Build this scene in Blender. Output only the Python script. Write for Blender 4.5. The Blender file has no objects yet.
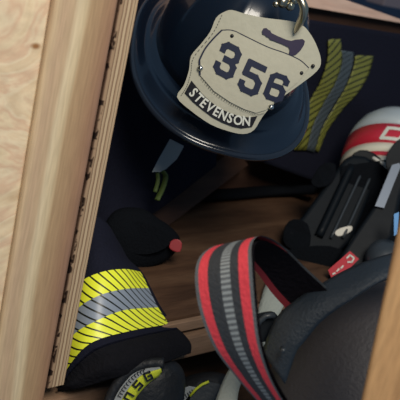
import bpy, bmesh, math, random
from mathutils import Vector, Matrix, noise
random.seed(4)
C = bpy.context.scene.collection
SC = bpy.context.scene

# ------------------------------------------------------------------ camera
YAW, PIT, ROL = math.radians(45), math.radians(18), math.radians(13.3)
CAM = Vector((0, -0.6055, 0.43))
FWD = Vector((math.sin(YAW)*math.cos(PIT), math.cos(YAW)*math.cos(PIT), -math.sin(PIT)))
_R = Vector((math.cos(YAW), -math.sin(YAW), 0)); _U = _R.cross(FWD)
RT = _R*math.cos(ROL) + _U*math.sin(ROL)
UP = -_R*math.sin(ROL) + _U*math.cos(ROL)
FPX = 800.0
cd = bpy.data.cameras.new('camera'); cam = bpy.data.objects.new('camera', cd); C.objects.link(cam)
cd.sensor_width = 36; cd.lens = 36*FPX/400; cd.clip_start = .01
m = Matrix((RT, UP, -FWD)).transposed().to_4x4(); m.translation = CAM; cam.matrix_world = m
cd.dof.use_dof = True; cd.dof.focus_distance = .9; cd.dof.aperture_fstop = 11
SC.camera = cam

def ray(x, y): return FWD + RT*((x-200)/FPX) - UP*((y-200)/FPX)
def P(x, y, d): return CAM + ray(x, y)*d               # survey: a point at depth d
def PY(x, y, Y=0.0):                                   # ... on the plane y = Y
    r = ray(x, y); return CAM + r*((Y-CAM.y)/r.y)
def PZ(x, y, Z=0.0):
    r = ray(x, y); return CAM + r*((Z-CAM.z)/r.z)

# ------------------------------------------------------------------ materials
def new_mat(name):
    mt = bpy.data.materials.new(name); mt.use_nodes = True
    nt = mt.node_tree; return mt, nt, nt.nodes['Principled BSDF']
def rgb(c): return (c[0], c[1], c[2], 1)
def srgb(r, g, b):
    f = lambda v: (v/255/12.92) if v/255 <= .04045 else ((v/255+.055)/1.055)**2.4
    return (f(r), f(g), f(b))
def simple(name, col, rough=.5, metal=0, coat=0, bump=0, bscale=60, vary=.0, spec=.5):
    mt, nt, b = new_mat(name)
    b.inputs['Base Color'].default_value = rgb(col); b.inputs['Roughness'].default_value = rough
    b.inputs['Metallic'].default_value = metal; b.inputs['Coat Weight'].default_value = coat
    b.inputs['Specular IOR Level'].default_value = spec
    if bump or vary:
        tc = nt.nodes.new('ShaderNodeTexCoord'); n = nt.nodes.new('ShaderNodeTexNoise')
        n.inputs['Scale'].default_value = bscale; n.inputs['Detail'].default_value = 4
        nt.links.new(tc.outputs['Object'], n.inputs['Vector'])
        if bump:
            bp = nt.nodes.new('ShaderNodeBump'); bp.inputs['Strength'].default_value = bump; bp.inputs['Distance'].default_value = .004
            nt.links.new(n.outputs['Fac'], bp.inputs['Height']); nt.links.new(bp.outputs['Normal'], b.inputs['Normal'])
        if vary:
            mx = nt.nodes.new('ShaderNodeMix'); mx.data_type = 'RGBA'
            mx.inputs['A'].default_value = rgb([c*(1-vary) for c in col]); mx.inputs['B'].default_value = rgb([min(1, c*(1+vary)) for c in col])
            nt.links.new(n.outputs['Fac'], mx.inputs['Factor']); nt.links.new(mx.outputs['Result'], b.inputs['Base Color'])
    return mt
def ramp(nt, stops):
    r = nt.nodes.new('ShaderNodeValToRGB'); e = r.color_ramp.elements
    while len(e) < len(stops): e.new(.5)
    for el, (p, c) in zip(e, stops): el.position = p; el.color = rgb(c)
    return r
def wood(name, stops, stretch=(1, 1, 1), scale=10, detail=5, dist=1.5, rough=.6, knots=None, fine=.25, spec=.3):
    """grain: stretched noise, fine streaks on top, optional dark knots/flecks"""
    mt, nt, b = new_mat(name); L = nt.links.new
    tc = nt.nodes.new('ShaderNodeTexCoord'); mp = nt.nodes.new('ShaderNodeMapping'); mp.inputs['Scale'].default_value = stretch
    L(tc.outputs['Object'], mp.inputs['Vector'])
    n = nt.nodes.new('ShaderNodeTexNoise'); n.inputs['Scale'].default_value = scale; n.inputs['Detail'].default_value = detail; n.inputs['Distortion'].default_value = dist
    L(mp.outputs['Vector'], n.inputs['Vector'])
    r = ramp(nt, stops); L(n.outputs['Fac'], r.inputs['Fac'])
    n2 = nt.nodes.new('ShaderNodeTexNoise'); n2.inputs['Scale'].default_value = scale*9; n2.inputs['Detail'].default_value = 3
    L(mp.outputs['Vector'], n2.inputs['Vector'])
    r2 = ramp(nt, [(.35, (1-fine,)*3), (.65, (1, 1, 1))]); L(n2.outputs['Fac'], r2.inputs['Fac'])
    mx = nt.nodes.new('ShaderNodeMix'); mx.data_type = 'RGBA'; mx.blend_type = 'MULTIPLY'; mx.inputs['Factor'].default_value = 1
    L(r.outputs['Color'], mx.inputs['A']); L(r2.outputs['Color'], mx.inputs['B'])
    out = mx.outputs['Result']
    if knots:
        v = nt.nodes.new('ShaderNodeTexVoronoi'); v.inputs['Scale'].default_value = knots[0]
        L(mp.outputs['Vector'], v.inputs['Vector'])
        r3 = ramp(nt, [(knots[1]*.4, knots[2]), (knots[1], (1, 1, 1))]); L(v.outputs['Distance'], r3.inputs['Fac'])
        m2 = nt.nodes.new('ShaderNodeMix'); m2.data_type = 'RGBA'; m2.blend_type = 'MULTIPLY'; m2.inputs['Factor'].default_value = 1
        L(out, m2.inputs['A']); L(r3.outputs['Color'], m2.inputs['B']); out = m2.outputs['Result']
    L(out, b.inputs['Base Color']); b.inputs['Roughness'].default_value = rough; b.inputs['Specular IOR Level'].default_value = spec
    bp = nt.nodes.new('ShaderNodeBump'); bp.inputs['Strength'].default_value = .15; bp.inputs['Distance'].default_value = .002
    L(n2.outputs['Fac'], bp.inputs['Height']); L(bp.outputs['Normal'], b.inputs['Normal'])
    return mt
M = {}
M['ply_face'] = wood('plywood_face', [(.30, srgb(218, 188, 150)), (.40, srgb(238, 216, 180)), (.46, srgb(226, 192, 160)), (.52, srgb(240, 220, 186)), (.57, srgb(230, 204, 168)), (.64, srgb(240, 218, 182)), (.72, srgb(218, 182, 152))],
                     (1.6, 1, 2.6), 4.5, 4, 2.2, .6, (7, .07, srgb(176, 140, 110)), .14)
def pine():
    # stud: heartwood bands that run along the grain, at fixed places across its width
    mt, nt, b = new_mat('pine_stud'); L = nt.links.new
    tc = nt.nodes.new('ShaderNodeTexCoord'); sep = nt.nodes.new('ShaderNodeSeparateXYZ'); L(tc.outputs['Object'], sep.inputs[0])
    mp = nt.nodes.new('ShaderNodeMapping'); mp.inputs['Scale'].default_value = (1, 1, .07); L(tc.outputs['Object'], mp.inputs['Vector'])
    n = nt.nodes.new('ShaderNodeTexNoise'); n.inputs['Scale'].default_value = 60; n.inputs['Detail'].default_value = 3; L(mp.outputs['Vector'], n.inputs['Vector'])
    a = nt.nodes.new('ShaderNodeMath'); a.operation = 'MULTIPLY_ADD'; a.inputs[1].default_value = .006; L(n.outputs['Fac'], a.inputs[0]); L(sep.outputs['X'], a.inputs[2])
    # the heartwood edge wanders with height
    n3 = nt.nodes.new('ShaderNodeTexNoise'); n3.noise_dimensions = '1D'; n3.inputs['Scale'].default_value = 3.2; n3.inputs['Detail'].default_value = 1; L(sep.outputs['Z'], n3.inputs['W'])
    a2 = nt.nodes.new('ShaderNodeMath'); a2.operation = 'MULTIPLY_ADD'; a2.inputs[1].default_value = .022; L(n3.outputs['Fac'], a2.inputs[0]); L(a.outputs[0], a2.inputs[2])
    mr = nt.nodes.new('ShaderNodeMapRange'); mr.inputs['From Min'].default_value = .374+.014; mr.inputs['From Max'].default_value = .4455+.014; L(a2.outputs[0], mr.inputs['Value'])
    r = ramp(nt, [(0, srgb(214, 188, 152)), (.05, srgb(190, 160, 128)), (.1, srgb(210, 184, 148)), (.2, srgb(206, 176, 144)), (.33, srgb(206, 178, 144)), (.40, srgb(228, 208, 172)), (.50, srgb(220, 198, 160)), (.57, srgb(188, 158, 122)), (.72, srgb(182, 150, 116)), (.88, srgb(168, 132, 104)), (1, srgb(156, 120, 100))])
    L(mr.outputs['Result'], r.inputs['Fac'])
    n2 = nt.nodes.new('ShaderNodeTexNoise'); n2.inputs['Scale'].default_value = 420; n2.inputs['Detail'].default_value = 2; L(mp.outputs['Vector'], n2.inputs['Vector'])
    r2 = ramp(nt, [(.35, (.84,)*3), (.65, (1, 1, 1))]); L(n2.outputs['Fac'], r2.inputs['Fac'])
    mx = nt.nodes.new('ShaderNodeMix'); mx.data_type = 'RGBA'; mx.blend_type = 'MULTIPLY'; mx.inputs['Factor'].default_value = 1
    L(r.outputs['Color'], mx.inputs['A']); L(r2.outputs['Color'], mx.inputs['B']); L(mx.outputs['Result'], b.inputs['Base Color'])
    b.inputs['Roughness'].default_value = .6; b.inputs['Specular IOR Level'].default_value = .3
    return mt
M['pine'] = pine()
def ply_edge():
    mt, nt, b = new_mat('plywood_edge'); L = nt.links.new
    tc = nt.nodes.new('ShaderNodeTexCoord'); sep = nt.nodes.new('ShaderNodeSeparateXYZ'); L(tc.outputs['Object'], sep.inputs[0])
    n = nt.nodes.new('ShaderNodeTexNoise'); n.inputs['Scale'].default_value = 40; n.inputs['Detail'].default_value = 4; L(tc.outputs['Object'], n.inputs['Vector'])
    a = nt.nodes.new('ShaderNodeMath'); a.operation = 'MULTIPLY_ADD'; a.inputs[1].default_value = .0022; L(n.outputs['Fac'], a.inputs[0]); L(sep.outputs['X'], a.inputs[2])
    mr = nt.nodes.new('ShaderNodeMapRange'); mr.inputs['From Min'].default_value = .4455+.001; mr.inputs['From Max'].default_value = .4665+.001; L(a.outputs[0], mr.inputs['Value'])
    lt, dk, md = srgb(198, 174, 142), srgb(112, 86, 68), srgb(168, 140, 112)
    st = [(0, srgb(70, 50, 38)), (.06, dk), (.12, md), (.24, md), (.28, dk), (.33, lt), (.43, md), (.47, dk), (.52, lt), (.62, lt), (.66, dk), (.7, md), (.82, lt), (.86, dk), (.9, lt), (1, md)]
    r = ramp(nt, st); L(mr.outputs['Result'], r.inputs['Fac'])
    # voids along the glue line
    v = nt.nodes.new('ShaderNodeTexNoise'); v.inputs['Scale'].default_value = 90; v.inputs['Detail'].default_value = 2; L(tc.outputs['Object'], v.inputs['Vector'])
    rv = ramp(nt, [(.42, (.08, .06, .05)), (.47, (1, 1, 1))]); L(v.outputs['Fac'], rv.inputs['Fac'])
    rx = ramp(nt, [(.0, (1,)*3), (.14, (1,)*3), (.24, (0, 0, 0))]); L(mr.outputs['Result'], rx.inputs['Fac'])
    mx = nt.nodes.new('ShaderNodeMix'); mx.data_type = 'RGBA'; mx.blend_type = 'MULTIPLY'
    L(rx.outputs['Color'], mx.inputs['Factor']); L(r.outputs['Color'], mx.inputs['A']); L(rv.outputs['Color'], mx.inputs['B'])
    L(mx.outputs['Result'], b.inputs['Base Color']); b.inputs['Roughness'].default_value = .75; b.inputs['Specular IOR Level'].default_value = .2
    return mt
M['ply_edge'] = ply_edge()
M['floor_wood'] = wood('shaded_shelf_wood', [(.3, srgb(70, 50, 38)), (.5, srgb(94, 69, 52)), (.7, srgb(112, 86, 66))], (.5, 3, 3), 9, 4, .8, .55, None, .2)  # plywood colour darkened to stand in for shade inside the locker
M['back_wood'] = wood('shaded_back_wood', [(.3, srgb(62, 44, 36)), (.5, srgb(76, 54, 44)), (.7, srgb(90, 66, 52))], (.4, 1, 3), 7, 4, .8, .7, None, .2)  # interior shade put into the wood colour here as well
M['nosing'] = wood('nosing_wood', [(.3, srgb(122, 96, 76)), (.6, srgb(154, 124, 100))], (.4, 3, 3), 12, 3, .5, .6, None, .2)
M['rail'] = wood('rail_wood', [(.3, srgb(236, 190, 166)), (.6, srgb(246, 210, 188))], (.3, 3, 3), 10, 3, .5, .6, None, .12)
M['post'] = wood('post_wood', [(.3, srgb(160, 120, 82)), (.55, srgb(186, 146, 102)), (.75, srgb(202, 162, 116))], (3, 3, .25), 12, 3, .8, .6, None, .2)
M['navy_wall'] = simple('dark_blue_wall', srgb(28, 48, 74), .7)
M['grey_beam'] = simple('grey_beam', srgb(120, 110, 116), .5)
M['helmet'] = simple('black_helmet_gloss', (.005, .011, .024), .27, coat=.4, bump=.03, bscale=30)
M['helmet_edge'] = simple('black_rolled_edge', (.012, .017, .028), .18, coat=.5)
M['leather'] = simple('cream_leather', srgb(180, 178, 160), .55, bump=.1, bscale=140, vary=.05)
M['leather2'] = simple('cream_leather_panel', srgb(184, 181, 162), .5, bump=.1, bscale=140, vary=.05)
M['navy_ink'] = simple('navy_lettering', srgb(24, 32, 58), .5)
M['purple_ink'] = simple('purple_black_emblem', srgb(44, 36, 64), .5)
M['black_ink'] = simple('black_panel', srgb(18, 18, 26), .45)
M['white_ink'] = simple('white_lettering', srgb(214, 216, 206), .5)
M['stitch'] = simple('dark_stitching', srgb(72, 72, 68), .8)
M['chrome'] = simple('nickel', (.75, .74, .7), .2, metal=1)
M['brass'] = simple('tarnished_nickel_brass', (.55, .5, .38), .28, metal=1)
M['shell'] = simple('navy_turnout_fabric', srgb(24, 26, 40), .9, bump=.4, bscale=260, vary=.2, spec=.15)
M['black_fabric'] = simple('black_fabric', srgb(14, 17, 22), .9, bump=.5, bscale=300, vary=.2, spec=.08)
M['cuff'] = simple('black_knit_cuff', srgb(20, 20, 25), .92, bump=.6, bscale=200, vary=.25, spec=.15)
M['black_plastic'] = simple('black_plastic', srgb(14, 20, 26), .5, bump=.05, bscale=90, spec=.16)
M['grey_plastic'] = simple('dark_grey_plastic', srgb(50, 57, 64), .4)
M['grey_metal'] = simple('grey_blue_metal', srgb(120, 130, 144), .4, metal=.3)
M['white_plastic'] = simple('white_plastic', srgb(225, 222, 212), .5)
M['cyl_grey'] = simple('pale_grey_composite', srgb(178, 188, 192), .35, coat=.3, vary=.12, bscale=40)
M['cyl_red'] = simple('red_band', srgb(196, 44, 62), .4, coat=.3)
M['cyl_cream'] = simple('cream_band', srgb(226, 222, 204), .4, coat=.3)
M['red'] = simple('red_tag', srgb(190, 40, 56), .5)
M['red_tab'] = simple('red_button', srgb(150, 36, 44), .5)
M['strap_black'] = simple('black_webbing', srgb(46, 51, 58), .7, bump=.4, bscale=300)
M['strap_red'] = simple('red_webbing', srgb(216, 62, 76), .7, bump=.3, bscale=300)
M['strap_grey'] = simple('grey_webbing', srgb(88, 94, 100), .7, bump=.3, bscale=300)
M['velvet'] = simple('black_lining', srgb(16, 14, 20), .95, bump=.6, bscale=200, spec=.1)
M['bag'] = simple('charcoal_bag_fabric', srgb(54, 52, 56), .6, bump=.25, bscale=220, vary=.1)
M['web'] = simple('black_blue_webbing', srgb(40, 50, 60), .55, bump=.35, bscale=350)
M['pale_web'] = simple('pale_grey_webbing', srgb(172, 178, 170), .7, bump=.3, bscale=260)
M['lime'] = simple('lime_trim', srgb(214, 228, 40), .45)
M['dull_lime'] = simple('lime_webbing', srgb(84, 104, 48), .6)
M['glove'] = simple('black_glove_leather', srgb(22, 24, 28), .55, bump=.4, bscale=130, vary=.2)
M['glove_grey'] = simple('grey_glove_panel', srgb(58, 62, 66), .6, bump=.3, bscale=200)
M['label_grey'] = simple('grey_label', srgb(150, 156, 158), .5)
M['label_lime'] = simple('lime_label', srgb(206, 214, 52), .5)
M['blue'] = simple('blue_plastic', srgb(96, 156, 214), .5)
def slashed(name, col, freq, width, a, b_):
    """retroreflective tape with black slashes printed on it (UV: u round the sleeve, v along it)"""
    mt, nt, b = new_mat(name); L = nt.links.new
    uv = nt.nodes.new('ShaderNodeUVMap'); uv.uv_map = 'UVMap'; s = nt.nodes.new('ShaderNodeSeparateXYZ'); L(uv.outputs[0], s.inputs[0])
    m1 = nt.nodes.new('ShaderNodeMath'); m1.operation = 'MULTIPLY'; m1.inputs[1].default_value = a*freq; L(s.outputs['X'], m1.inputs[0])
    m2 = nt.nodes.new('ShaderNodeMath'); m2.operation = 'MULTIPLY_ADD'; m2.inputs[1].default_value = b_*freq; L(s.outputs['Y'], m2.inputs[0]); L(m1.outputs[0], m2.inputs[2])
    fr = nt.nodes.new('ShaderNodeMath'); fr.operation = 'FRACT'; L(m2.outputs[0], fr.inputs[0])
    lt = nt.nodes.new('ShaderNodeMath'); lt.operation = 'LESS_THAN'; lt.inputs[1].default_value = width; L(fr.outputs[0], lt.inputs[0])
    mx = nt.nodes.new('ShaderNodeMix'); mx.data_type = 'RGBA'; mx.inputs['A'].default_value = rgb(col); mx.inputs['B'].default_value = rgb(srgb(26, 30, 22))
    L(lt.outputs[0], mx.inputs['Factor']); L(mx.outputs['Result'], b.inputs['Base Color']); b.inputs['Roughness'].default_value = .4
    return mt

# ------------------------------------------------------------------ builders
def link(name, bm, mats, parent=None, smooth=False, origin=None):
    mats = mats if isinstance(mats, (list, tuple)) else [mats]
    bmesh.ops.recalc_face_normals(bm, faces=bm.faces[:])
    me = bpy.data.meshes.new(name)
    org = Vector((0, 0, 0))
    if parent is not None: org = wloc(parent)
    elif origin is not None: org = Vector(origin)
    bm.transform(Matrix.Translation(-org)); bm.to_mesh(me); bm.free()
    for mt in mats: me.materials.append(mt)
    if smooth:
        for p in me.polygons: p.use_smooth = True
    o = bpy.data.objects.new(name, me); C.objects.link(o)
    if parent is not None: o.parent = parent
    else: o.location = org
    return o
def wloc(o):
    v = Vector(o.location)
    while o.parent: o = o.parent; v += o.location
    return v
def thing(name, label, cat, loc, group=None):
    o = bpy.data.objects.new(name, None); C.objects.link(o); o.location = loc; o.empty_display_size = .02
    o['label'] = label; o['category'] = cat
    if group: o['group'] = group
    return o
def tag(o, label, cat, group=None):
    o['label'] = label; o['category'] = cat
    if group: o['group'] = group
    return o
def structure(o): o['kind'] = 'structure'; return o
def mod_bevel(o, w=.002, seg=2):
    b = o.modifiers.new('bevel', 'BEVEL'); b.width = w; b.segments = seg; b.limit_method = 'ANGLE'; return o
def mod_solid(o, t, off=-1):
    s = o.modifiers.new('solid', 'SOLIDIFY'); s.thickness = t; s.offset = off; return o
def mod_sub(o, n=1):
    s = o.modifiers.new('sub', 'SUBSURF'); s.levels = n; s.render_levels = n; return o
def box(x0, x1, y0, y1, z0, z1, bm=None):
    bm = bm or bmesh.new()
    v = [bm.verts.new((x, y, z)) for x in (x0, x1) for y in (y0, y1) for z in (z0, z1)]
    for f in ((0, 1, 3, 2), (4, 6, 7, 5), (0, 4, 5, 1), (2, 3, 7, 6), (0, 2, 6, 4), (1, 5, 7, 3)): bm.faces.new([v[i] for i in f])
    return bm
def cr(pts, n):
    """Catmull-Rom through pts (Vectors), n samples"""
    pts = [Vector(p) for p in pts]; k = len(pts)-1; out = []
    for i in range(n):
        t = i/(n-1)*k; j = min(int(t), k-1); f = t-j
        p0 = pts[max(j-1, 0)] if j > 0 else pts[0]*2-pts[1]
        p1, p2 = pts[j], pts[j+1]; p3 = pts[j+2] if j+2 <= k else pts[k]*2-pts[k-1]
        out.append(.5*((2*p1)+(p2-p0)*f+(2*p0-5*p1+4*p2-p3)*f*f+(3*p1-p0-3*p2+p3)*f**3))
    return out
def grid(rows, bm=None, closed=False, caps=False, uv=True, matfn=None):
    bm = bm or bmesh.new()
    vs = [[bm.verts.new(p) for p in r] for r in rows]; lay = (bm.loops.layers.uv.get('UVMap') or bm.loops.layers.uv.new('UVMap')) if uv else None
    nr, nc = len(rows), len(rows[0])
    for i in range(nr-1):
        for j in range(nc if closed else nc-1):
            j2 = (j+1) % nc
            f = bm.faces.new((vs[i][j], vs[i][j2], vs[i+1][j2], vs[i+1][j]))
            if matfn: f.material_index = matfn(i, j)
            if lay:
                for l, (a, b) in zip(f.loops, ((i, j), (i, j+1), (i+1, j+1), (i+1, j))): l[lay].uv = (b/max(1, nc-(0 if closed else 1)), a/(nr-1))
    if caps:
        bm.faces.new(vs[0]); bm.faces.new(vs[-1][::-1])
    return bm
def tube(pts, r, n=10, bm=None, flat=1.0, upv=None):
    """tube through pts; r number or list; flat squashes along second axis"""
    pts = [Vector(p) for p in pts]; rows = []
    nrm = Vector(upv) if upv else None
    for i, p in enumerate(pts):
        t = (pts[min(i+1, len(pts)-1)]-pts[max(i-1, 0)]).normalized()
        if nrm is None: nrm = t.orthogonal()
        nrm = (nrm - t*nrm.dot(t)).normalized(); bi = t.cross(nrm)
        rr = r[i] if isinstance(r, (list, tuple)) else r
        rows.append([p+nrm*math.cos(2*math.pi*k/n)*rr*flat+bi*math.sin(2*math.pi*k/n)*rr for k in range(n)])
    return grid(rows, bm, closed=True, caps=True, uv=False)
def lathe(base, axis, prof, n=32, bm=None, ref=None, matfn=None):
    axis = Vector(axis).normalized(); a = Vector(ref) if ref else axis.orthogonal(); a = (a-axis*a.dot(axis)).normalized(); b = axis.cross(a)
    rows = [[Vector(base)+axis*h+(a*math.cos(2*math.pi*k/n)+b*math.sin(2*math.pi*k/n))*max(r, 1e-5) for k in range(n)] for r, h in prof]
    return grid(rows, bm, closed=True, caps=True, uv=False, matfn=matfn)
def plate(poly, fn, cuts=0, bm=None):
    """flat polygon in 2D, filled, refined and carried through fn(x, y) -> 3D"""
    b2 = bmesh.new(); vs = [b2.verts.new((x, y, 0)) for x, y in poly]; f = b2.faces.new(vs)
    bmesh.ops.triangulate(b2, faces=[f])
    for _ in range(cuts):
        bmesh.ops.subdivide_edges(b2, edges=b2.edges[:], cuts=1, use_grid_fill=True)
    out = bm or bmesh.new(); mp = {}
    b2.verts.index_update()
    for v in b2.verts: mp[v.index] = out.verts.new(fn(v.co.x, v.co.y))
    for f in b2.faces:
        try: out.faces.new([mp[v.index] for v in f.verts])
        except ValueError: pass
    b2.free(); return out
def slab(poly, fn, h0, h1, cuts=0, bm=None):
    """closed slab between heights h0 and h1: fn(x, y, h)"""
    b2 = bmesh.new(); vs = [b2.verts.new((x, y, 0)) for x, y in poly]; f = b2.faces.new(vs)
    bmesh.ops.triangulate(b2, faces=[f])
    for _ in range(cuts): bmesh.ops.subdivide_edges(b2, edges=b2.edges[:], cuts=1, use_grid_fill=True)
    out = bm or bmesh.new(); b2.verts.index_update()
    top = {v.index: out.verts.new(fn(v.co.x, v.co.y, h1)) for v in b2.verts}; bot = {v.index: out.verts.new(fn(v.co.x, v.co.y, h0)) for v in b2.verts}
    for f in b2.faces:
        out.faces.new([top[v.index] for v in f.verts]); out.faces.new([bot[v.index] for v in reversed(f.verts)])
    for e in b2.edges:
        if len(e.link_faces) == 1:
            a, b = e.verts[0].index, e.verts[1].index
            out.faces.new((top[a], top[b], bot[b], bot[a]))
    b2.free(); return out
def smooth_poly(pts, n=6):
    """closed smoothing of a 2D outline"""
    k = len(pts); out = []
    for i in range(k):
        p = [Vector((*pts[(i+j) % k], 0)) for j in (-1, 0, 1, 2)]
        for s in range(n):
            f = s/n
            q = .5*((2*p[1])+(p[2]-p[0])*f+(2*p[0]-5*p[1]+4*p[2]-p[3])*f*f+(3*p[1]-p[0]-3*p[2]+p[3])*f**3)
            out.append((q.x, q.y))
    return out
def text2d(s, bold=.0, res=3):
    cu = bpy.data.curves.new('t', 'FONT'); cu.body = s; cu.size = 1; cu.offset = bold; cu.resolution_u = res; cu.align_x = 'CENTER'; cu.align_y = 'CENTER'
    o = bpy.data.objects.new('t', cu); C.objects.link(o); bpy.context.view_layer.update()
    me = bpy.data.meshes.new_from_object(o.evaluated_get(bpy.context.evaluated_depsgraph_get()))
    V = [(v.co.x, v.co.y) for v in me.vertices]; F = [tuple(p.vertices) for p in me.polygons]
    bpy.data.objects.remove(o); bpy.data.curves.remove(cu); bpy.data.meshes.remove(me)
    return V, F
def put_text(bm, s, fn, bold=0.0):
    V, F = text2d(s, bold); vs = [bm.verts.new(fn(x, y)) for x, y in V]
    for f in F:
        try: bm.faces.new([vs[i] for i in f])
        except ValueError: pass
def strokes(bm, lines, w, fn):
    """thick polylines in 2D carried through fn"""
    for ln in lines:
        for (x0, y0), (x1, y1) in zip(ln, ln[1:]):
            dx, dy = x1-x0, y1-y0; l = math.hypot(dx, dy); dx, dy = dx/l*w/2, dy/l*w/2
            q = [(x0-dx*.7-dy, y0-dy*.7+dx), (x1+dx*.7-dy, y1+dy*.7+dx), (x1+dx*.7+dy, y1+dy*.7-dx), (x0-dx*.7+dy, y0-dy*.7-dx)]
            n = 3
            a = [bm.verts.new(fn(q[0][0]+(q[1][0]-q[0][0])*k/n, q[0][1]+(q[1][1]-q[0][1])*k/n)) for k in range(n+1)]
            b = [bm.verts.new(fn(q[3][0]+(q[2][0]-q[3][0])*k/n, q[3][1]+(q[2][1]-q[3][1])*k/n)) for k in range(n+1)]
            for k in range(n): bm.faces.new((a[k], a[k+1], b[k+1], b[k]))

# ------------------------------------------------------------------ the locker
structure(mod_bevel(link('wall_front', box(-.25, .3785, .006, .024, -.35, .75), M['ply_face'])))
structure(mod_bevel(link('trim_1', box(.379, .4453, 0, .038, -.35, .75), M['pine']), .004, 3))
structure(link('wall_left', box(.4457, .4665, 0, .36, -.058, .75), M['ply_edge']))
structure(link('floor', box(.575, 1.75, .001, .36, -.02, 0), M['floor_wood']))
bm = box(.575, 1.75, -.008, 0, -.016, -.003)
structure(mod_bevel(link('trim_2', bm, M['nosing']), .001))
structure(mod_bevel(link('trim_3', box(.575, 1.75, -.016, .02, -.050, -.021), M['nosing']), .002))
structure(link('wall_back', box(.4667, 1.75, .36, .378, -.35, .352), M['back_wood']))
bm = bmesh.new()
for y in (.335, .36):
    pass
a = [(.55, .352), (1.75, .352), (1.75, .3525), (1.40, .356), (1.196, .375), (.55, .44)]
bm = slab(a, lambda x, z, h: Vector((x, h, z)), .338, .362)
structure(mod_bevel(link('trim_4', bm, M['rail']), .001))
structure(link('wall_behind', box(.2, 3.0, .95, .97, -.35, .9), M['navy_wall']))
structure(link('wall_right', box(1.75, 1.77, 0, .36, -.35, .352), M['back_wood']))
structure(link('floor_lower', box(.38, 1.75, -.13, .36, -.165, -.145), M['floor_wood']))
p = [PY(372, -2, .7), PY(440, 16, .7), PY(440, 7, .7), PY(372, -12, .7)]
bm = box(1.75, 3.0, .66, .72, p[0].z-.012, p[0].z+.03)
structure(mod_bevel(link('trim_5', bm, M['grey_beam']), .003))
structure(mod_bevel(link('trim_7', box(.44, .62, .012, .09, -.115, -.085), M['nosing']), .003))
# leaning post in front, right
bl, bt = P(362, 400, .58), P(396, 240, .56)
dv = (bt-bl).normalized()
bm = bmesh.new(); r_ = (RT*math.cos(-.25)+FWD*math.sin(-.25)); r_ = (r_-dv*r_.dot(dv)).normalized(); f_ = r_.cross(dv)
if f_.dot(FWD) < 0: f_ = -f_
a0, a1 = bl-dv*.25, bt+dv*.25
rows = [[q, q+r_*.06, q+r_*.06+f_*.02, q+f_*.02] for q in (a0, a1)]
structure(mod_bevel(link('trim_6', grid(rows, closed=True, caps=True, uv=False), M['post']), .003, 3))

# ------------------------------------------------------------------ fire helmet
HC = P(227, 56, 1.06)
a28 = math.radians(28)
hu = RT*math.cos(a28)-UP*math.sin(a28)                  # across, as worn right-to-left
hw = UP*math.cos(a28)+RT*math.sin(a28)
ht = -FWD
el = math.radians(44); hy = math.radians(20)
H_up = hw*math.cos(el)+ht*math.sin(el)
f0 = -hw*math.sin(el)+ht*math.cos(el)
H_fr = f0*math.cos(hy)+hu*math.sin(hy)
H_rt = hu*math.cos(hy)-f0*math.sin(hy)
def HP(r, f, u): return HC+H_rt*r+H_fr*f+H_up*u
helmet = thing('fire_helmet', 'black fire helmet with cream number shield, hanging at top of the locker', 'helmet', HC-Vector((0, 0, .1)))
def brim_r(t):      # t = 0 at front
    c, s = math.cos(t), math.sin(t)
    fr = .166 if c > 0 else .205
    pw = lambda v: math.copysign(abs(v)**.86, v)
    return Vector((pw(s)*.124, pw(c)*fr))
def dome_r(t):
    c, s = math.cos(t), math.sin(t)
    return Vector((s*.098, c*(.118 if c > 0 else .122)))
N = 96
rows = []
for k in range(15):
    e = k/14*math.pi/2; h = math.sin(e)*.135; s = math.cos(e)**.82 if k < 14 else .02
    row = []
    for i in range(N):
        t = 2*math.pi*i/N; d2 = dome_r(t)*s
        rib = 1+.022*max(0, math.cos(8*t+math.pi))**6*math.sin(e*2+.2) if k < 14 else 1
        row.append(HP(d2.x*rib, d2.y*rib, h*(1+(rib-1)*.5)))
    rows.append(row)
crown = link('crown', grid(rows, closed=True, caps=True, uv=False), M['helmet'], helmet, True)
def brim_pt(t, s, off=0):
    a, b = dome_r(t)*.985, brim_r(t)
    q = a.lerp(b, s); side = abs(math.sin(t))
    drop = -.028*s**1.6*(.55+.45*side)+.010*s**4*side - (.018*s if math.cos(t) < 0 else 0)*(-math.cos(t))
    ridge = .005*math.exp(-((s-.55)/.1)**2)
    return HP(q.x, q.y, drop+ridge+off)
rows = [[brim_pt(2*math.pi*i/N, s/10) for i in range(N)] for s in range(11)] + [[brim_pt(2*math.pi*i/N, s/10, -.004) for i in range(N)] for s in range(10, -1, -1)]
link('brim', grid(rows, closed=True, uv=False), M['helmet'], helmet, True)
rr = bmesh.new(); ring = [brim_pt(2*math.pi*i/N, 1.0, -.002) for i in range(N+1)]
rows = []
for i in range(N):
    t = (ring[(i+1) % N]-ring[(i-1) % N]).normalized(); n1 = H_up; n2 = t.cross(n1).normalized()
    rows.append([ring[i]+(n1*math.cos(2*math.pi*k/8)+n2*math.sin(2*math.pi*k/8))*.0042 for k in range(8)])
rows.append(rows[0])
link('brim_edging', grid(rows, rr, closed=True, uv=False), M['helmet_edge'], helmet, True)

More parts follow.
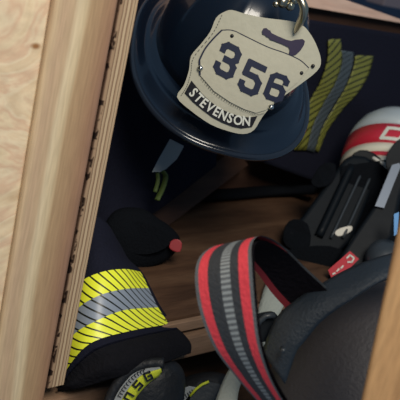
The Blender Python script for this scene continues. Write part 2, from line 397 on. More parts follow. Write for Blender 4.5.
# shield: a leather plate bent round the front of the crown
SC0 = P(250, 70, .905)
def SH(px, py, h=0.0):
    dx, dy = (px-250)/FPX*.905, (py-70)/FPX*.905
    u = dx*math.cos(a28)+dy*math.sin(a28); v = -dx*math.sin(a28)+dy*math.cos(a28)
    q = SC0+RT*dx-UP*dy
    depth = v*.22+u*.10+1.6*(u-.01)**2
    return q*1.0+ (q-CAM).normalized()*(depth-h)
OUT = [(224, 12), (216, 18), (210, 32), (200, 45), (191, 56), (189, 70), (184, 85), (177, 97), (190, 110), (210, 124), (228, 131), (243, 134), (254, 130), (263, 116), (276, 102), (298, 86), (317, 71), (321, 60), (316, 44), (309, 32), (302, 25), (290, 21), (266, 18), (246, 14), (232, 10)]
shield = link('front_shield', slab(smooth_poly(OUT, 3), SH, -.0035, 0, 2), M['leather'], helmet, False)
PAN = [(222, 30), (205, 49), (199.5, 60), (200, 75), (214, 91), (230, 102), (244, 109), (256, 113), (266, 110), (281, 96), (298, 82), (309, 68), (300, 60), (285, 53), (268, 47), (247, 37), (233, 31)]
link('number_panel', slab(PAN, SH, .0002, .0016, 2), M['leather2'], shield)
def stripe(bm, pts, w, h, n=40):
    c = cr([Vector((*p, 0)) for p in pts], n); up = [c[min(i+1, n-1)]-c[max(i-1, 0)] for i in range(n)]
    rows = []
    for q, t in zip(c, up):
        nn = Vector((-t.y, t.x, 0)).normalized()*w/2
        rows.append([SH(q.x-nn.x, q.y-nn.y, h), SH(q.x+nn.x, q.y+nn.y, h)])
    return grid(rows, bm, uv=False)
bm = bmesh.new()
stripe(bm, [(309, 68), (300, 60), (285, 53), (268, 47), (247, 37), (233, 30.5), (222, 30)], .9, .0019)
stripe(bm, [(222, 30), (213, 39), (205, 49), (199.5, 60)], 1.6, .0019); stripe(bm, [(199.5, 60), (199.8, 68), (200, 75)], 1.6, .0019)
link('panel_shadow_line', bm, M['navy_ink'], shield)  # shadow round the raised panel's edge, drawn as dark strips
bm = bmesh.new()
st = [(201.5, 78), (214, 92.5), (230, 103.5), (244, 110.5), (256, 114.5), (265, 113)]
for i in range(0, 34):
    c = cr([Vector((*p, 0)) for p in st], 69); stripe(bm, [c[2*i][:2], c[2*i+1][:2]], .8, .0021, 3)
inner = [(222, 15), (213, 33), (194, 57), (191, 72), (187, 86), (180.5, 96.5)]
c = cr([Vector((*p, 0)) for p in inner], 61)
for i in range(30): stripe(bm, [c[2*i][:2], c[2*i+1][:2]], .7, .0009, 3)
link('stitching', bm, M['stitch'], shield)
# digits
D3 = [[(.1, .70), (.1, .80), (.2, .89), (.45, .89), (.55, .8), (.55, .62), (.44, .51), (.25, .51)], [(.44, .51), (.55, .4), (.55, .2), (.45, .11), (.2, .11), (.1, .2), (.1, .30)]]
D5 = [[(.56, .89), (.12, .89), (.1, .56), (.42, .56), (.55, .45), (.55, .2), (.45, .11), (.2, .11), (.1, .2), (.1, .28)]]
D6 = [[(.55, .72), (.55, .8), (.45, .89), (.2, .89), (.1, .8), (.1, .2), (.2, .11), (.45, .11), (.55, .2), (.55, .44), (.45, .54), (.12, .54)]]
for name, D, (cx, cy), w, h, ang in (('digit_three', D3, (227.5, 60.5), 36, 36, 28), ('digit_five', D5, (252, 78), 36, 35, 26), ('digit_six', D6, (276.5, 87.5), 33, 30, 20)):
    bm = bmesh.new(); e1 = Vector((math.cos(math.radians(ang)), math.sin(math.radians(ang)))); e2 = Vector((.36, -.93))
    fn = lambda x, y, cx=cx, cy=cy, w=w, h=h, e1=e1, e2=e2: SH(cx+e1.x*(x-.325)*w+e2.x*(y-.5)*h, cy+e1.y*(x-.325)*w+e2.y*(y-.5)*h, .0024)
    strokes(bm, D, .175, fn); link(name, bm, M['navy_ink'], shield)
# name panel and lettering
NP = [(191.5, 80.6), (184.6, 93), (193, 102), (202.5, 110), (212, 117), (222, 122.5), (232, 126.5), (241, 128.5), (252, 127), (257.5, 116), (249, 117.5), (241, 116.5), (230, 113), (219, 108), (210, 101), (202.5, 94)]
npan = link('name_panel', slab(NP, SH, .0002, .0012, 1), M['black_ink'], shield)
path = cr([Vector((*p, 0)) for p in [(190.5, 90), (204, 103.5), (219, 113.3), (234, 119.8), (250.5, 121.8)]], 161)
cum = [0]
for a_, b_ in zip(path, path[1:]): cum.append(cum[-1]+(b_-a_).length)
word = 'STEVENSON'; bm = bmesh.new(); tot = cum[-1]
wd = {'S': 1, 'T': 1, 'E': .95, 'V': 1.02, 'N': 1.08, 'O': 1.12}; total = sum(wd[c_] for c_ in word); acc = 0
for ch in word:
    s = (acc+wd[ch]/2)/total*tot; acc += wd[ch]
    i = min(range(161), key=lambda k: abs(cum[k]-s)); t = (path[min(i+1, 160)]-path[max(i-1, 0)]).normalized(); n_ = Vector((t.y, -t.x, 0)); q = path[i]
    put_text(bm, ch, lambda x, y, q=q, t=t, n_=n_: SH(q.x+t.x*x*11.3+n_.x*y*13.5, q.y+t.y*x*11.3+n_.y*y*13.5, .0018), .025)
link('name_lettering', bm, M['white_ink'], shield)
BUG = [(262, 31), (263.5, 28.3), (266.5, 28), (268.6, 30), (270.2, 30.4), (271.5, 33), (278, 36.2), (286, 39.6), (291, 40.8), (296, 39.6), (302.5, 39), (305, 41), (304, 45), (300.5, 50.5), (296, 54.6), (291.5, 56), (289, 54), (289.8, 50), (288.5, 47.2), (283, 44.5), (275, 41.2), (270, 39.6), (268.6, 37.4), (266.5, 36.8), (265, 35), (262.6, 34.4)]
link('bugle_emblem', slab(BUG, SH, .0002, .0014, 2), M['purple_ink'], shield)
def stud_at(px, py, r, mat, nm, h=.002):
    n_ = (CAM-SH(px, py)).normalized()
    link(nm, lathe(SH(px, py), n_, [(r, 0), (r, h*.6), (r*.7, h), (0, h*1.15)], 14), mat, shield, True)
for q in ((200.5, 68), (271, 107)): stud_at(*q, .0034, M['chrome'], 'rivet', .0045)
for q in ((232, 36), (313, 66), (301.5, 73)): stud_at(*q, .0022, M['black_ink'], 'eyelet', .0028)
# holder over the top edge of the shield
hold = bmesh.new()
tube(cr([SH(296, -12, .012), SH(300, -2, .022), SH(304, 8, .024), SH(302.5, 17, .019), SH(298, 26, .010), SH(294.5, 33, .004)], 18), [.005, .0062, .0068, .0066, .0064, .0066, .0068, .0068, .0067, .0066, .0064, .006, .0056, .0052, .0046, .004, .003, .0016], 12, hold, .7)
link('shield_holder', hold, M['brass'], helmet, True)
orn = bmesh.new()
for q, r in (((283, 2), .007), ((290, 6), .0055), ((276, 4), .004), ((287, -5), .008), ((294, 0), .005)):
    bmesh.ops.create_uvsphere(orn, u_segments=14, v_segments=9, radius=r, matrix=Matrix.Translation(SH(*q, -.012)))
link('crest_mount', orn, M['brass'], helmet, True)

# ------------------------------------------------------------------ hung coat on the left, with the trimmed sleeve
coat = thing('turnout_coat', 'navy turnout coat bundled at left with lime and silver striped sleeve', 'coat', PZ(120, 300, 0))
def drape(fn, nx, ny): return [[fn(i/(nx-1), j/(ny-1)) for i in range(nx)] for j in range(ny)]
def fold(u, v, s, k): return s*(math.sin(u*k+2*math.sin(v*3.1+k))*.6+noise.noise((u*k*.7, v*2.2, k))*.8)
# body hangs along the left wall and the back
TOPE = [(70, -60), (120, -60), (175, -55), (232, -40)]
BOTE = [(68, 262), (104, 232), (152, 214), (216, 166)]
def body(u, v, dd=0):
    a_ = cr([Vector((*p, 0)) for p in TOPE], 25)[round(u*24)]; b_ = cr([Vector((*p, 0)) for p in BOTE], 25)[round(u*24)]
    q = a_.lerp(b_, v); d = 1.00+.26*u+.03*math.sin(v*3)+fold(u, v, .014, 9)+dd
    return P(q.x, q.y, d)
front = drape(lambda u, v: body(u, v), 25, 30); back = drape(lambda u, v: body(u, v, .045), 25, 30)
rows = [f+b[::-1] for f, b in zip(front, back)]
link('coat_body', grid(rows, closed=True, caps=True), M['shell'], coat, True)
sp = [(170, 139), (184, 146), (177, 159), (166, 169), (160, 172), (152, 172), (158, 160)]
def onbody(off):
    def fn(x, y, h=0):
        u = max(0, min(1, (x-70)/150)); return P(x, y, 1.00+.26*u+.0-off-h)
    return fn
link('silver_patch', slab(sp, onbody(.055), 0, .006, 1), M['label_grey'], coat)
bm = bmesh.new(); fb = onbody(.05)
tube([fb(x, y) for x, y in cr([Vector((*p, 0)) for p in [(162, 170), (166, 177), (163, 187), (158, 198)]], 14) for x, y in [(x, y)]] if False else [fb(q.x, q.y) for q in cr([Vector((*p, 0)) for p in [(161, 170), (165.5, 176), (163, 187), (157, 200)]], 14)], .0042, 8, bm, .5)
tube([fb(q.x, q.y) for q in cr([Vector((*p, 0)) for p in [(157, 172), (158, 180), (155, 192)]], 10)], .003, 8, bm, .5)
link('lime_cord', bm, M['dull_lime'], coat, True)

# sleeve, ring by ring: (front points px, py, depth) then the far side
SR = [
 ([(58, 262), (70, 232), (88, 214), (106, 222), (120, 244)], [.98, .955, .95, .96, .985], .06),
 ([(56, 285), (74, 255), (94, 240), (113, 245), (128, 258)], [.95, .925, .92, .94, .975], .065),
 ([(56, 312), (78, 284), (100, 272.5), (124, 269), (142, 272)], [.925, .897, .892, .915, .96], .07),
 ([(55, 340), (75, 311), (98, 296), (125, 289), (151, 288)], [.915, .885, .878, .902, .955], .07),
 ([(54, 364), (72, 336), (96, 321), (125, 310), (161, 307)], [.905, .878, .868, .893, .953], .07),
 ([(60, 386), (69, 366), (91, 343), (130, 331), (173, 323.5)], [.90, .878, .862, .885, .95], .07),
 ([(58, 392), (76, 374), (106, 355), (148, 342), (184, 334)], [.895, .875, .860, .882, .945], .07),
 ([(58, 389), (78, 381), (112, 366), (155, 354), (191, 344)], [.893, .872, .858, .88, .94], .065),
 ([(62, 390), (84, 387), (118, 377), (160, 364), (191, 353)], [.897, .878, .865, .885, .94], .035),
]
NF = 33
def ring_front(k): 
    pts, ds, th = SR[k]; c = cr([P(x, y, d) for (x, y), d in zip(pts, ds)], 161)
    L = [0]
    for a_, b_ in zip(c, c[1:]): L.append(L[-1]+(b_-a_).length)
    out = []; j = 0
    for i in range(NF):
        t = L[-1]*i/(NF-1)
        while j < 159 and L[j+1] < t: j += 1
        out.append(c[j].lerp(c[j+1], (t-L[j])/max(1e-9, L[j+1]-L[j])))
    return out
def ring_back(k):
    pts, ds, th = SR[k]; x0, y0 = pts[0]; x4, y4 = pts[4]
    b = [(x4, y4, ds[4]+.012), (x4*.8+x0*.2, y4*.8+y0*.2, max(ds)+th*.8), ((x0+x4)/2, (y0+y4)/2, max(ds)+th), (x4*.2+x0*.8, y4*.2+y0*.8, max(ds)+th*.7), (x0, y0, ds[0]+.012)]
    return cr([P(*q) for q in b], 19)[1:-1]
def interp_rows(rws, n): 
    m_ = len(rws[0]); cols = [cr([r[j] for r in rws], n) for j in range(m_)]
    return [[cols[j][i] for j in range(m_)] for i in range(n)]
full = [ring_front(k)+ring_back(k) for k in range(len(SR))]
sm = interp_rows(full, 65)
for i, r in enumerate(sm):        # wrinkles away from the tape
    w = 0 if 14 <= i <= 41 else 1
    for j in range(len(r)): r[j] = r[j]+FWD*(noise.noise(r[j]*38)*.005*w)
sleeve = link('sleeve', grid(sm[:45], closed=True, caps=True), M['shell'], coat, True)
cuff = link('cuff', grid(sm[43:], closed=True, caps=True), M['cuff'], sleeve, True)
M['tape_lime'] = slashed('lime_slashed_tape', srgb(242, 248, 62), 1, .22, 16.0, -2.2)
M['tape_silver'] = slashed('silver_slashed_tape', srgb(138, 148, 162), 1, .22, 16.0, -2.2)
for nm, r0, r1, mt in (('lime_tape', 2, 3, 'tape_lime'), ('silver_tape', 3, 4, 'tape_silver'), ('lime_tape', 4, 5, 'tape_lime')):
    sub = sm[r0*8:r1*8+1]
    rows = [[p+(CAM-p).normalized()*.0022 for p in r[:NF-1]] for r in sub]
    o = link(nm, grid(rows), M[mt], sleeve, True)

# ------------------------------------------------------------------ coat on the back wall, right
coat2 = thing('turnout_coat', 'dark turnout coat hung at back right with shade-dimmed lime and grey stripes, behind the helmet', 'coat', PY(345, 140, .3))
def body2(u, v, dd=0):
    x = 262+u*190; y = -4+u*30 + v*(150+u*40)+ (18 if u > .4 else 0)*0
    return PY(x, y+16, .30+fold(u, v, .012, 8)-.02*math.sin(u*3.1)*v+dd)
front = drape(lambda u, v: body2(u, v), 40, 36); back = drape(lambda u, v: body2(u, v, .03), 40, 36)
link('coat_body', grid([f+b[::-1] for f, b in zip(front, back)], closed=True, caps=True), M['shell'], coat2, True)
def on2(x, y, h=0):
    u = max(0, min(1, (x-262)/190)); v = max(0, min(1, (y-12-u*30)/(150+u*40)))
    return PY(x, y, .30+fold(u, v, .012, 8)-.02*math.sin(u*3.1)*v-.004-h)
def band2(nm, Lp, Rp, mt, par):
    l = cr([Vector((*p, 0)) for p in Lp], 24); r = cr([Vector((*p, 0)) for p in Rp], 24)
    rows = [[on2(a_.x+(b_.x-a_.x)*k/8, a_.y+(b_.y-a_.y)*k/8) for k in range(9)] for a_, b_ in zip(l, r)]
    return mod_solid(link(nm, grid(rows), M[mt], par, True), .002)
M['tape2_lime'] = slashed('shaded_lime_slashed_tape', srgb(122, 124, 56), 1, .25, 2, 14)  # lime tape with the dim light at the back put into its colour
M['tape2_grey'] = slashed('shaded_grey_tape', srgb(74, 84, 90), 1, .15, 2, 14)  # grey tape, darkened in colour for the same shade
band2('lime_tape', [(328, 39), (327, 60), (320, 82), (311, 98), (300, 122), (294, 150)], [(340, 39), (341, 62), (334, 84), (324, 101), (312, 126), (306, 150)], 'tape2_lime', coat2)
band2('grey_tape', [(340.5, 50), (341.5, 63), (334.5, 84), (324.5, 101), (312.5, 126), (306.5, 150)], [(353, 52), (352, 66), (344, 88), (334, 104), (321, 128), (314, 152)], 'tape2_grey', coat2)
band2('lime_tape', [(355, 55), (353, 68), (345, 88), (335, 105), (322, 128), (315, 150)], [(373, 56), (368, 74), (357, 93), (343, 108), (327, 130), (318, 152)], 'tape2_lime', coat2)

# ------------------------------------------------------------------ breathing apparatus
scba = thing('breathing_apparatus', 'black framed air pack with red banded grey cylinder lying on the shelf', 'air pack', PZ(320, 260, 0))
ax = (RT*.26+UP*.88+FWD*.44).normalized()
cb = P(390, 172, 1.42); Rr = .089
near = (-FWD-ax*(-FWD).dot(ax)).normalized()
prof = [(Rr*.9, -.30), (Rr, -.27), (Rr, -.012)]
bands = [('cylinder_body', 'cyl_cream', [(Rr, -.05), (Rr, -.022)]),
         ('cylinder_sleeve', 'black_fabric', [(Rr*.8, -.3), (Rr+.001, -.27), (Rr+.001, -.05)]),
         ('red_line', 'cyl_red', [(Rr+.0004, -.022), (Rr+.0004, -.014)]),
         ('cream_band', 'cyl_cream', [(Rr, -.014), (Rr, .004)]),
         ('red_band', 'cyl_red', [(Rr+.0004, .004), (Rr+.0002, .02), (Rr*.97, .045)]),
         ('cylinder_shoulder', 'cyl_grey', [(Rr*.97, .045), (Rr*.9, .068), (Rr*.78, .088), (Rr*.6, .104), (Rr*.4, .114), (Rr*.25, .1175), (0.001, .119)])]
cyl = None
for nm, mt, pr in bands:
    bm = lathe(cb, ax, pr, 56, ref=near)
    cyl_o = link(nm, bm, M[mt], scba if cyl is None else cyl, True)
    if cyl is None: cyl = cyl_o
aa = near; bb = ax.cross(near)
def onc(w, h):      # w metres round the cylinder (to image right), h along it
    t = w/Rr; s = 1 if bb.dot(RT) > 0 else -1
    rr_ = Rr+.0012-(max(0, h-.02)*.11)
    return cb+ax*h+(aa*math.cos(t)+bb*s*math.sin(t))*rr_
bm = bmesh.new()
strokes(bm, [[(-.046, .012), (-.038, .034), (-.008, .034)], [(-.046, .012), (-.016, .012), (-.008, .034)], [(.004, .012), (.012, .034), (.046, .034)]], .0065, onc)
link('band_lettering', bm, M['white_ink'], cyl)

def slabpx(poly, d0, d1, smooth=0, cuts=0, bm=None):
    """solid between two depths whose outline is poly; d may be a function of (x, y)"""
    g0 = d0 if callable(d0) else (lambda x, y: d0)
    poly = smooth_poly(poly, smooth) if smooth else poly
    return slab(poly, lambda x, y, h: P(x, y, g0(x, y)+h), d1, 0, cuts, bm)
fd = lambda x, y: 1.315-.0007*(y-160)+.0002*(x-340)    # frame leans towards the camera at its foot
fr_poly = [(344, 160), (352, 155), (366, 156), (378, 166), (372, 190), (352, 240), (340, 252), (318, 252), (290, 251), (284, 243), (287, 232), (303, 216)]
frame = link('backframe', slabpx(fr_poly, fd, .05), M['black_plastic'], scba); mod_bevel(frame, .006, 3)
for k, (a_, b_) in enumerate((((352, 166), (319, 236)), ((362, 172), (331, 238)), ((371, 176), (343, 238)))):
    bm = bmesh.new(); n_ = 10
    pts = [P(a_[0]+(b_[0]-a_[0])*i/n_, a_[1]+(b_[1]-a_[1])*i/n_, fd(a_[0]+(b_[0]-a_[0])*i/n_, a_[1]+(b_[1]-a_[1])*i/n_)-.006) for i in range(n_+1)]
    link('rib', tube(pts, .0022 if k else .007, 8, bm), M['black_plastic' if k == 0 else 'grey_plastic'], frame, True)
for poly in ([(317, 170), (325, 163), (336, 165), (333, 182), (318, 188), (311, 182)], [(285, 226), (294, 219), (308, 224), (310, 246), (292, 250), (283, 241)]):
    o = link('side_clip', slabpx(poly, lambda x, y: fd(x, y)-.012+.0008*abs(x-300 if x < 312 else x-326), .05, 2), M['black_fabric'], scba); mod_bevel(o, .005, 3)
link('back_plate', slabpx([(342, 166), (385, 160), (412, 165), (412, 270), (350, 262), (330, 240)], 1.30, .01), M['black_fabric'], scba)
o = link('top_bracket', slabpx([(350, 158), (360, 150), (374, 153), (384, 164), (380, 176), (362, 172), (352, 172)], 1.325, .03, 2), M['black_plastic'], scba); mod_bevel(o, .004, 3)
link('white_tab', slabpx([(335, 232), (341, 228), (351, 226), (352, 230), (346, 234), (338, 236)], 1.26, .012, 3), M['white_plastic'], scba)
bm = tube([P(x, y, d) for x, y, d in ((373, 158, 1.31), (378, 161, 1.305), (384, 164, 1.30), (388, 168, 1.30))], .0035, 8)
link('gauge_trim', bm, M['white_plastic'], scba, True)
# hose / pressure line from the cylinder valve down to the tag
o = link('valve_knob', slabpx([(386, 158), (392, 146), (402, 138), (418, 140), (424, 170), (412, 192), (398, 186), (388, 172)], 1.255, .06, 3), M['black_plastic'], scba); mod_bevel(o, .006, 3)
o = link('strut', slabpx([(392, 165), (400, 163), (410, 168), (400, 200), (392, 236), (372, 262), (350, 290), (322, 288), (334, 266), (356, 232), (374, 206)], lambda x, y: 1.245-.0006*(y-165), .04), M['black_plastic'], scba); mod_bevel(o, .008, 3)
link('grey_cover', slabpx([(392, 165), (399, 163), (401, 166), (384, 208), (375, 206)], lambda x, y: 1.238-.0006*(y-165), .008), M['grey_metal'], o)
tg = [(328, 270), (350, 251), (359, 259), (342, 276), (334, 284)]
tagp = link('harness_tag', slabpx(tg, 1.165, .004), M['red'], scba)
bm = bmesh.new()
strokes(bm, [[(347, 258), (350, 255), (354, 258), (352, 262), (348, 262)], [(337, 271), (339, 269)], [(341, 268), (343, 266)], [(333, 274), (335, 273)]], 1.6, lambda x, y: P(x, y, 1.1635))
link('tag_marking', bm, M['white_ink'], tagp)
bm = bmesh.new()
o = link('regulator_cap', lathe(P(384, 258, 1.17), (CAM-P(384, 258, 1.17)).normalized()+UP*.6, [(.026, -.02), (.028, 0), (.024, .014), (.012, .02), (0, .021)], 24), M['grey_plastic'], scba, True)
link('waist_strap', tube([PZ(198, 196, .012), PZ(232, 194, .012), PZ(265, 191, .012), PZ(292, 190, .014), PZ(314, 190, .03)], .017, 10, None, .5, (0, 0, 1)), M['black_fabric'], scba, True)
link('blue_clip', slabpx([(394, 214), (399, 212), (398, 234), (394, 236)], 1.14, .012), M['blue'], scba)
# harness pad under the frame
link('harness_pad', slabpx([(288, 250), (330, 246), (352, 262), (335, 300), (300, 292), (276, 262)], 1.225, .04, 3), M['black_fabric'], scba)

# ------------------------------------------------------------------ gear bag with striped loop handle
bag = thing('gear_bag', 'charcoal rounded gear bag with striped red and black loop handle, front right', 'bag', P(345, 430, .8))
bc = P(392, 414, .86)
rows = []
for i in range(25):
    e = -math.pi/2+math.pi*i/24; row = []
    for j in range(48):
        t = 2*math.pi*j/48
        v = RT*math.cos(t)*.138*math.cos(e)+UP*math.sin(t)*.142*math.cos(e)-FWD*math.sin(e)*.085
        row.append(bc+v*(1+.02*noise.noise(v*18)))
    rows.append(row)
rows = rows[1:-1]
link('bag_body', grid(rows, closed=True, caps=True, uv=False), M['bag'], bag, True)
Lw = [(262, 352, .765), (270, 330, .76), (280, 313, .757), (298, 298, .755), (317, 286, .757), (347, 269, .765), (381, 256, .775), (420, 246, .79)]
Rw = [(285, 384, .745), (296, 353, .738), (306, 340, .736), (318, 325, .735), (332, 313, .735), (352, 299, .737), (384, 279, .745), (424, 268, .76)]
def ribbon(Lp, Rp, n=48, w=9, crown_=.0):
    l = cr([P(*p) for p in Lp], n); r = cr([P(*p) for p in Rp], n)
    return [[a_.lerp(b_, k/(w-1))+(CAM-a_).normalized()*crown_*math.sin(math.pi*k/(w-1)) for k in range(w)] for a_, b_ in zip(l, r)]
o = link('webbing_band', grid(ribbon(Lw, Rw, 48, 9, .006)), M['web'], bag, True); mod_solid(o, .007, 1)
for q in ((283, 350),):
    link('rivet', lathe(P(*q, .728), -FWD, [(.0025, -.006), (.0025, .003), (.0015, .004), (0, .0042)], 16), M['grey_plastic'], bag, True)
LL = [(276, 424, .68), (256, 400, .672), (236, 377, .668), (215, 349, .662), (200, 312, .66), (195, 276, .665), (201, 255, .68), (219, 245, .70), (240, 250, .73), (258, 270, .755), (274, 292, .77), (298, 318, .775)]
RR = [(300, 426, .65), (284, 402, .645), (270, 376, .64), (260, 344, .632), (255, 305, .628), (252, 266, .63), (252, 245, .645), (259, 236, .67), (272, 239, .70), (287, 249, .725), (304, 266, .745), (330, 290, .75)]
rows = ribbon(LL, RR, 150, 49)
def mf(i, j):
    x = j/48
    if x < .05: return 2
    if x < .22: return 1
    if x < .44: return 0
    if x < .62: return 2 if (i % 2 == 0) else 3
    if x < .76: return 0
    if x < .93: return 1
    return 2
M['ladder'] = simple('pale_grey_ladder', srgb(142, 150, 154), .6)
o = link('loop_handle', grid(rows, matfn=mf), [M['strap_black'], M['strap_red'], M['strap_grey'], M['ladder']], bag, True)
# lining: the inner face of the loop, with red edges
def inward(rows, t):
    cen = sum((p for r in rows for p in r), Vector())/(len(rows)*len(rows[0])); out = []
    for i, r in enumerate(rows):
        nr = []
        for j, p in enumerate(r):
            tu = rows[min(i+1, len(rows)-1)][j]-rows[max(i-1, 0)][j]; tv = r[min(j+1, len(r)-1)]-r[max(j-1, 0)]
            n_ = tu.cross(tv).normalized(); nr.append(p+n_*t)
        out.append(nr)
    return out
# which side is inside: compare with the middle of the loop
midp = P(262, 320, .72); s_ = 1
tst = inward(rows, .004)
if (tst[50][24]-midp).length > (rows[50][24]-midp).length: s_ = -1
inn = inward(rows, .004*s_)
o2 = link('handle_lining', grid(inn, matfn=lambda i, j: 1 if (j < 8) else 0), [M['velvet'], simple('dark_red_edge', srgb(128, 28, 40), .8)], o, True)
bm = slab(smooth_poly([(256, 316), (264, 312), (274, 312), (280, 322), (276, 338), (262, 342), (255, 332)], 3), lambda x, y, h: P(x, y, .775+h), .02, 0)
o = link('buckle', bm, M['black_plastic'], bag); mod_bevel(o, .003, 2)
link('buckle_bar', tube([P(257, 333, .77), P(259, 322, .768), (P(266, 316, .767)), P(275, 315, .768)], .0028, 8), M['grey_plastic'], bag, True)

# ------------------------------------------------------------------ pale grey strap
fl = lambda x, y: (x, y, (PZ(x, y, .008)-CAM).dot(FWD))
l = [fl(272, 272), fl(264, 289), (255, 318, 1.02), (240, 352, .965), (224, 378, .925), (212, 410, .89)]
r = [fl(298, 282), fl(287, 300), (274, 325, 1.01), (258, 358, .955), (241, 384, .915), (236, 412, .88)]
o = link('webbing_strap', grid(ribbon(l, r, 30, 7, .004)), M['pale_web'], None, True, P(245, 352, .97)); mod_solid(o, .005, -1)
tag(o, 'pale grey webbing strap hanging behind the striped red loop handle', 'strap')

# ------------------------------------------------------------------ gloves
def cushion(name, outline, dfun, thick, mat, parent, puff=.02, seg=4):
    """soft solid: outline in survey coordinates, swelling towards its middle"""
    poly = smooth_poly(outline, seg); n = len(poly); cx = sum(p[0] for p in poly)/n; cy = sum(p[1] for p in poly)/n
    rings = [0, .12, .3, .5, .7, .88, 1]; rows = []
    for s in (1, .96, .88, .75, .58, .4, .2, .03):
        rows.append([P(cx+(x-cx)*s, cy+(y-cy)*s, dfun(cx+(x-cx)*s, cy+(y-cy)*s)-puff*math.sqrt(max(0, 1-s*s))) for x, y in poly])
    bk = []
    for s in (.03, .4, .7, .92):
        bk.append([P(cx+(x-cx)*s, cy+(y-cy)*s, dfun(cx+(x-cx)*s, cy+(y-cy)*s)+thick*math.sqrt(max(0, 1-s*s))+.002) for x, y in poly])
    return link(name, grid(bk+rows, closed=True, caps=True, uv=False) if False else grid(bk+rows, closed=True, caps=True, uv=False), mat, parent, True)
g1 = thing('work_glove', 'black work glove with lime lettered cuff label, below the striped sleeve', 'glove', P(150, 420, .93))
gd = lambda x, y: .905+.0002*(x-150)
cushion('glove_body', [(100, 420), (108, 392), (120, 374), (136, 362), (152, 357), (168, 360), (178, 363), (185, 376), (184, 400), (176, 430), (140, 440)], gd, .015, M['glove'], g1, .03)
def ring2(outer, inner, d, h, bm=None, n=40, f0=0., f1=1.):
    o_ = cr([Vector((*p, 0)) for p in outer], n); i_ = cr([Vector((*p, 0)) for p in inner], n); rows = []
    for a_, b_ in zip(o_, i_):
        rows.append([P(a_.x+(b_.x-a_.x)*(f0+(f1-f0)*k/4), a_.y+(b_.y-a_.y)*(f0+(f1-f0)*k/4), d-.004*math.sin(math.pi*(f0+(f1-f0)*k/4))-h) for k in range(5)])
    return grid(rows, bm)
ou = [(112, 408), (115, 398), (122, 386), (133, 374), (146, 368.5), (160, 366.5)]
ii = [(132, 408), (136, 398), (144, 388), (152, 380.5), (158, 377), (162, 372)]
rim = [(104, 412), (108, 396), (116, 382), (128, 370), (144, 362), (164, 362)]
o = link('cuff_roll', tube([P(x, y, .872) for x, y, _ in [tuple(q) for q in cr([Vector((*p, 0)) for p in [(108, 408), (111, 396), (118.5, 383), (130.5, 370.5), (146, 364), (164, 363)]], 30)]], .0062, 10), M['glove'], g1, True)
lab = mod_solid(link('cuff_label', ring2(ou, ii, .868, 0, None, 40, .34, 1.0), M['label_lime'], g1, True), .002)
link('cuff_label_band', ring2(ou, ii, .868, .0004, None, 40, 0, .36), M['label_grey'], lab, True)
# lettering on the label
mid = [Vector(((a_[0]*.36+b_[0]*.64), (a_[1]*.36+b_[1]*.64), 0)) for a_, b_ in zip(ou, ii)]
pc = cr(mid, 101)
bm = bmesh.new()
GL = {'N': [[(0, 0), (0, 1), (.3, 1), (.6, 1), (.6, 0)]], 'S': [[(.6, 1), (0, 1), (0, .5), (.6, .5), (.6, 0), (0, 0)]], 'G': [[(.6, .85), (.6, 1), (0, 1), (0, 0), (.6, 0), (.6, .5), (.3, .5)]]}
for ch, i in (('N', 22), ('S', 44), ('G', 67)):
    q = pc[i]; t = (pc[i+2]-pc[i-2]).normalized(); n_ = Vector((t.y, -t.x, 0))
    strokes(bm, [[(a_*10-3, b_*7.5-3.75) for a_, b_ in ln] for ln in GL[ch]], 2.1, lambda x, y, q=q, t=t, n_=n_: P(q.x+t.x*x+n_.x*y, q.y+t.y*x+n_.y*y, .868-.0065))
link('label_lettering', bm, M['black_ink'], lab)
bm = bmesh.new(); go = [Vector(((a_[0]*.82+b_[0]*.18), (a_[1]*.82+b_[1]*.18), 0)) for a_, b_ in zip(ou, ii)]; pg = cr(go, 101)
for i in range(24, 78, 5):
    q = pg[i]; t = (pg[i+2]-pg[i-2]).normalized(); n_ = Vector((t.y, -t.x, 0))
    strokes(bm, [[(-.9, -1.6), (-.9, 1.6), (.9, 1.6)]], .9, lambda x, y, q=q, t=t, n_=n_: P(q.x+t.x*x+n_.x*y, q.y+t.y*x+n_.y*y, .868-.0045))
link('small_lettering', bm, M['black_ink'], lab)
for k, (x, y) in enumerate(((120, 452), (142, 462), (161, 462), (176, 454))):
    link('finger', tube([P(x+2, y-34, .915), P(x, y-12, .91), P(x-3, y+12, .912), P(x-6, y+26, .918)], [.011, .0115, .011, .006], 12), M['glove'], g1, True)

g2 = thing('work_glove', 'black and grey work glove with lime piping beside the lime-labelled glove, bottom centre', 'glove', P(210, 425, .95))
cushion('glove_body', [(158, 420), (166, 396), (180, 380), (198, 373), (216, 372), (228, 377), (236, 396), (238, 425), (220, 440), (175, 440)], lambda x, y: .985, .03, M['glove'], g2, .03)
link('back_panel', slabpx([(199, 389), (208, 382), (216, 383), (226, 386), (224, 410), (188, 410), (190, 398)], .944, .03, 0), M['glove_grey'], g2)
lab2 = link('cuff_label', slabpx([(164, 408), (171, 397), (180, 390), (189, 386), (198, 387.5), (190, 394), (184, 402), (180, 410)], .942, .03, 0), M['label_grey'], g2)
bm = bmesh.new()
for i in range(6): 
    q = Vector((181+i*2.2, 399-i*1.6, 0)); strokes(bm, [[(q.x, q.y-1.2), (q.x+1.2, q.y+1.4)]], .9, lambda x, y: P(x, y, .9408))
link('label_lettering', bm, M['black_ink'], lab2)
link('piping', tube([P(x, y, .9405) for x, y in ((190, 396), (196, 389), (202, 384.5), (209, 381.5))], .0016, 8), M['label_lime'], g2, True)
for k, (x, y) in enumerate(((176, 456), (196, 464), (216, 464), (236, 456))):
    link('finger', tube([P(x, y-34, .985), P(x, y-12, .985), P(x-2, y+12, .985), P(x-4, y+26, .988)], [.011, .0115, .011, .006], 12), M['glove'], g2, True)

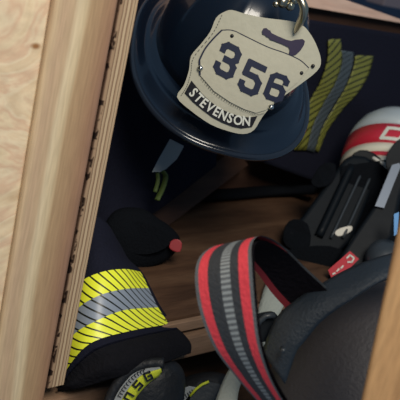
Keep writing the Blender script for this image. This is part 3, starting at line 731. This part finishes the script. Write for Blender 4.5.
# ------------------------------------------------------------------ small dark things deeper in
pouch = thing('equipment_pouch', 'black equipment pouch with a red button, on the shelf behind the striped sleeve', 'pouch', PZ(145, 262, 0))
cushion('pouch_body', [(104, 228), (116, 210), (140, 208), (158, 218), (172, 228), (180, 240), (172, 256), (150, 268), (124, 270), (108, 250)], lambda x, y: 1.075+.0004*(x-140), .05, M['black_fabric'], pouch, .02)
link('pouch_flap', slabpx([(118, 226), (140, 222), (164, 232), (170, 244), (150, 254), (126, 250)], 1.055, .02, 3), M['black_fabric'], pouch)
o = link('red_button', slabpx([(171, 241), (177, 239), (182, 243), (180, 252), (173, 251), (169, 247)], 1.062, .02, 2), M['red_tab'], pouch); mod_bevel(o, .002, 2)
a_, b_ = PZ(150, 224, .006), PY(240, 158, .345)
dv = (b_-a_).normalized(); sd = dv.cross((CAM-a_).normalized()).normalized(); nn = dv.cross(sd)
rows = [[q-sd*.019-nn*.006, q+sd*.019-nn*.006, q+sd*.019+nn*.006, q-sd*.019+nn*.006] for q in (a_, b_)]
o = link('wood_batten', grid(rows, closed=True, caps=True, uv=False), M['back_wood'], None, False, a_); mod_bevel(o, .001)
tag(o, 'dim brown wooden batten slanting up to the back wall under the helmet', 'batten')

# ------------------------------------------------------------------ light
w = bpy.data.worlds.new('world'); SC.world = w; w.use_nodes = True
w.node_tree.nodes['Background'].inputs['Color'].default_value = (.42, .68, 1, 1); w.node_tree.nodes['Background'].inputs['Strength'].default_value = .2
def area(name, loc, tgt, size, power, col):
    ld = bpy.data.lights.new(name, 'AREA'); ld.energy = power; ld.size = size; ld.color = col
    o = bpy.data.objects.new(name, ld); C.objects.link(o); o.location = loc
    o.rotation_euler = (Vector(tgt)-Vector(loc)).to_track_quat('-Z', 'Y').to_euler(); return o
area('ceiling_lamp', (-.05, -1.1, 1.42), (.55, 0, .2), .7, 31, (1, .92, .80))
SC.view_settings.view_transform = 'Standard'; SC.view_settings.look = 'None'; SC.view_settings.exposure = 0; SC.view_settings.gamma = 1
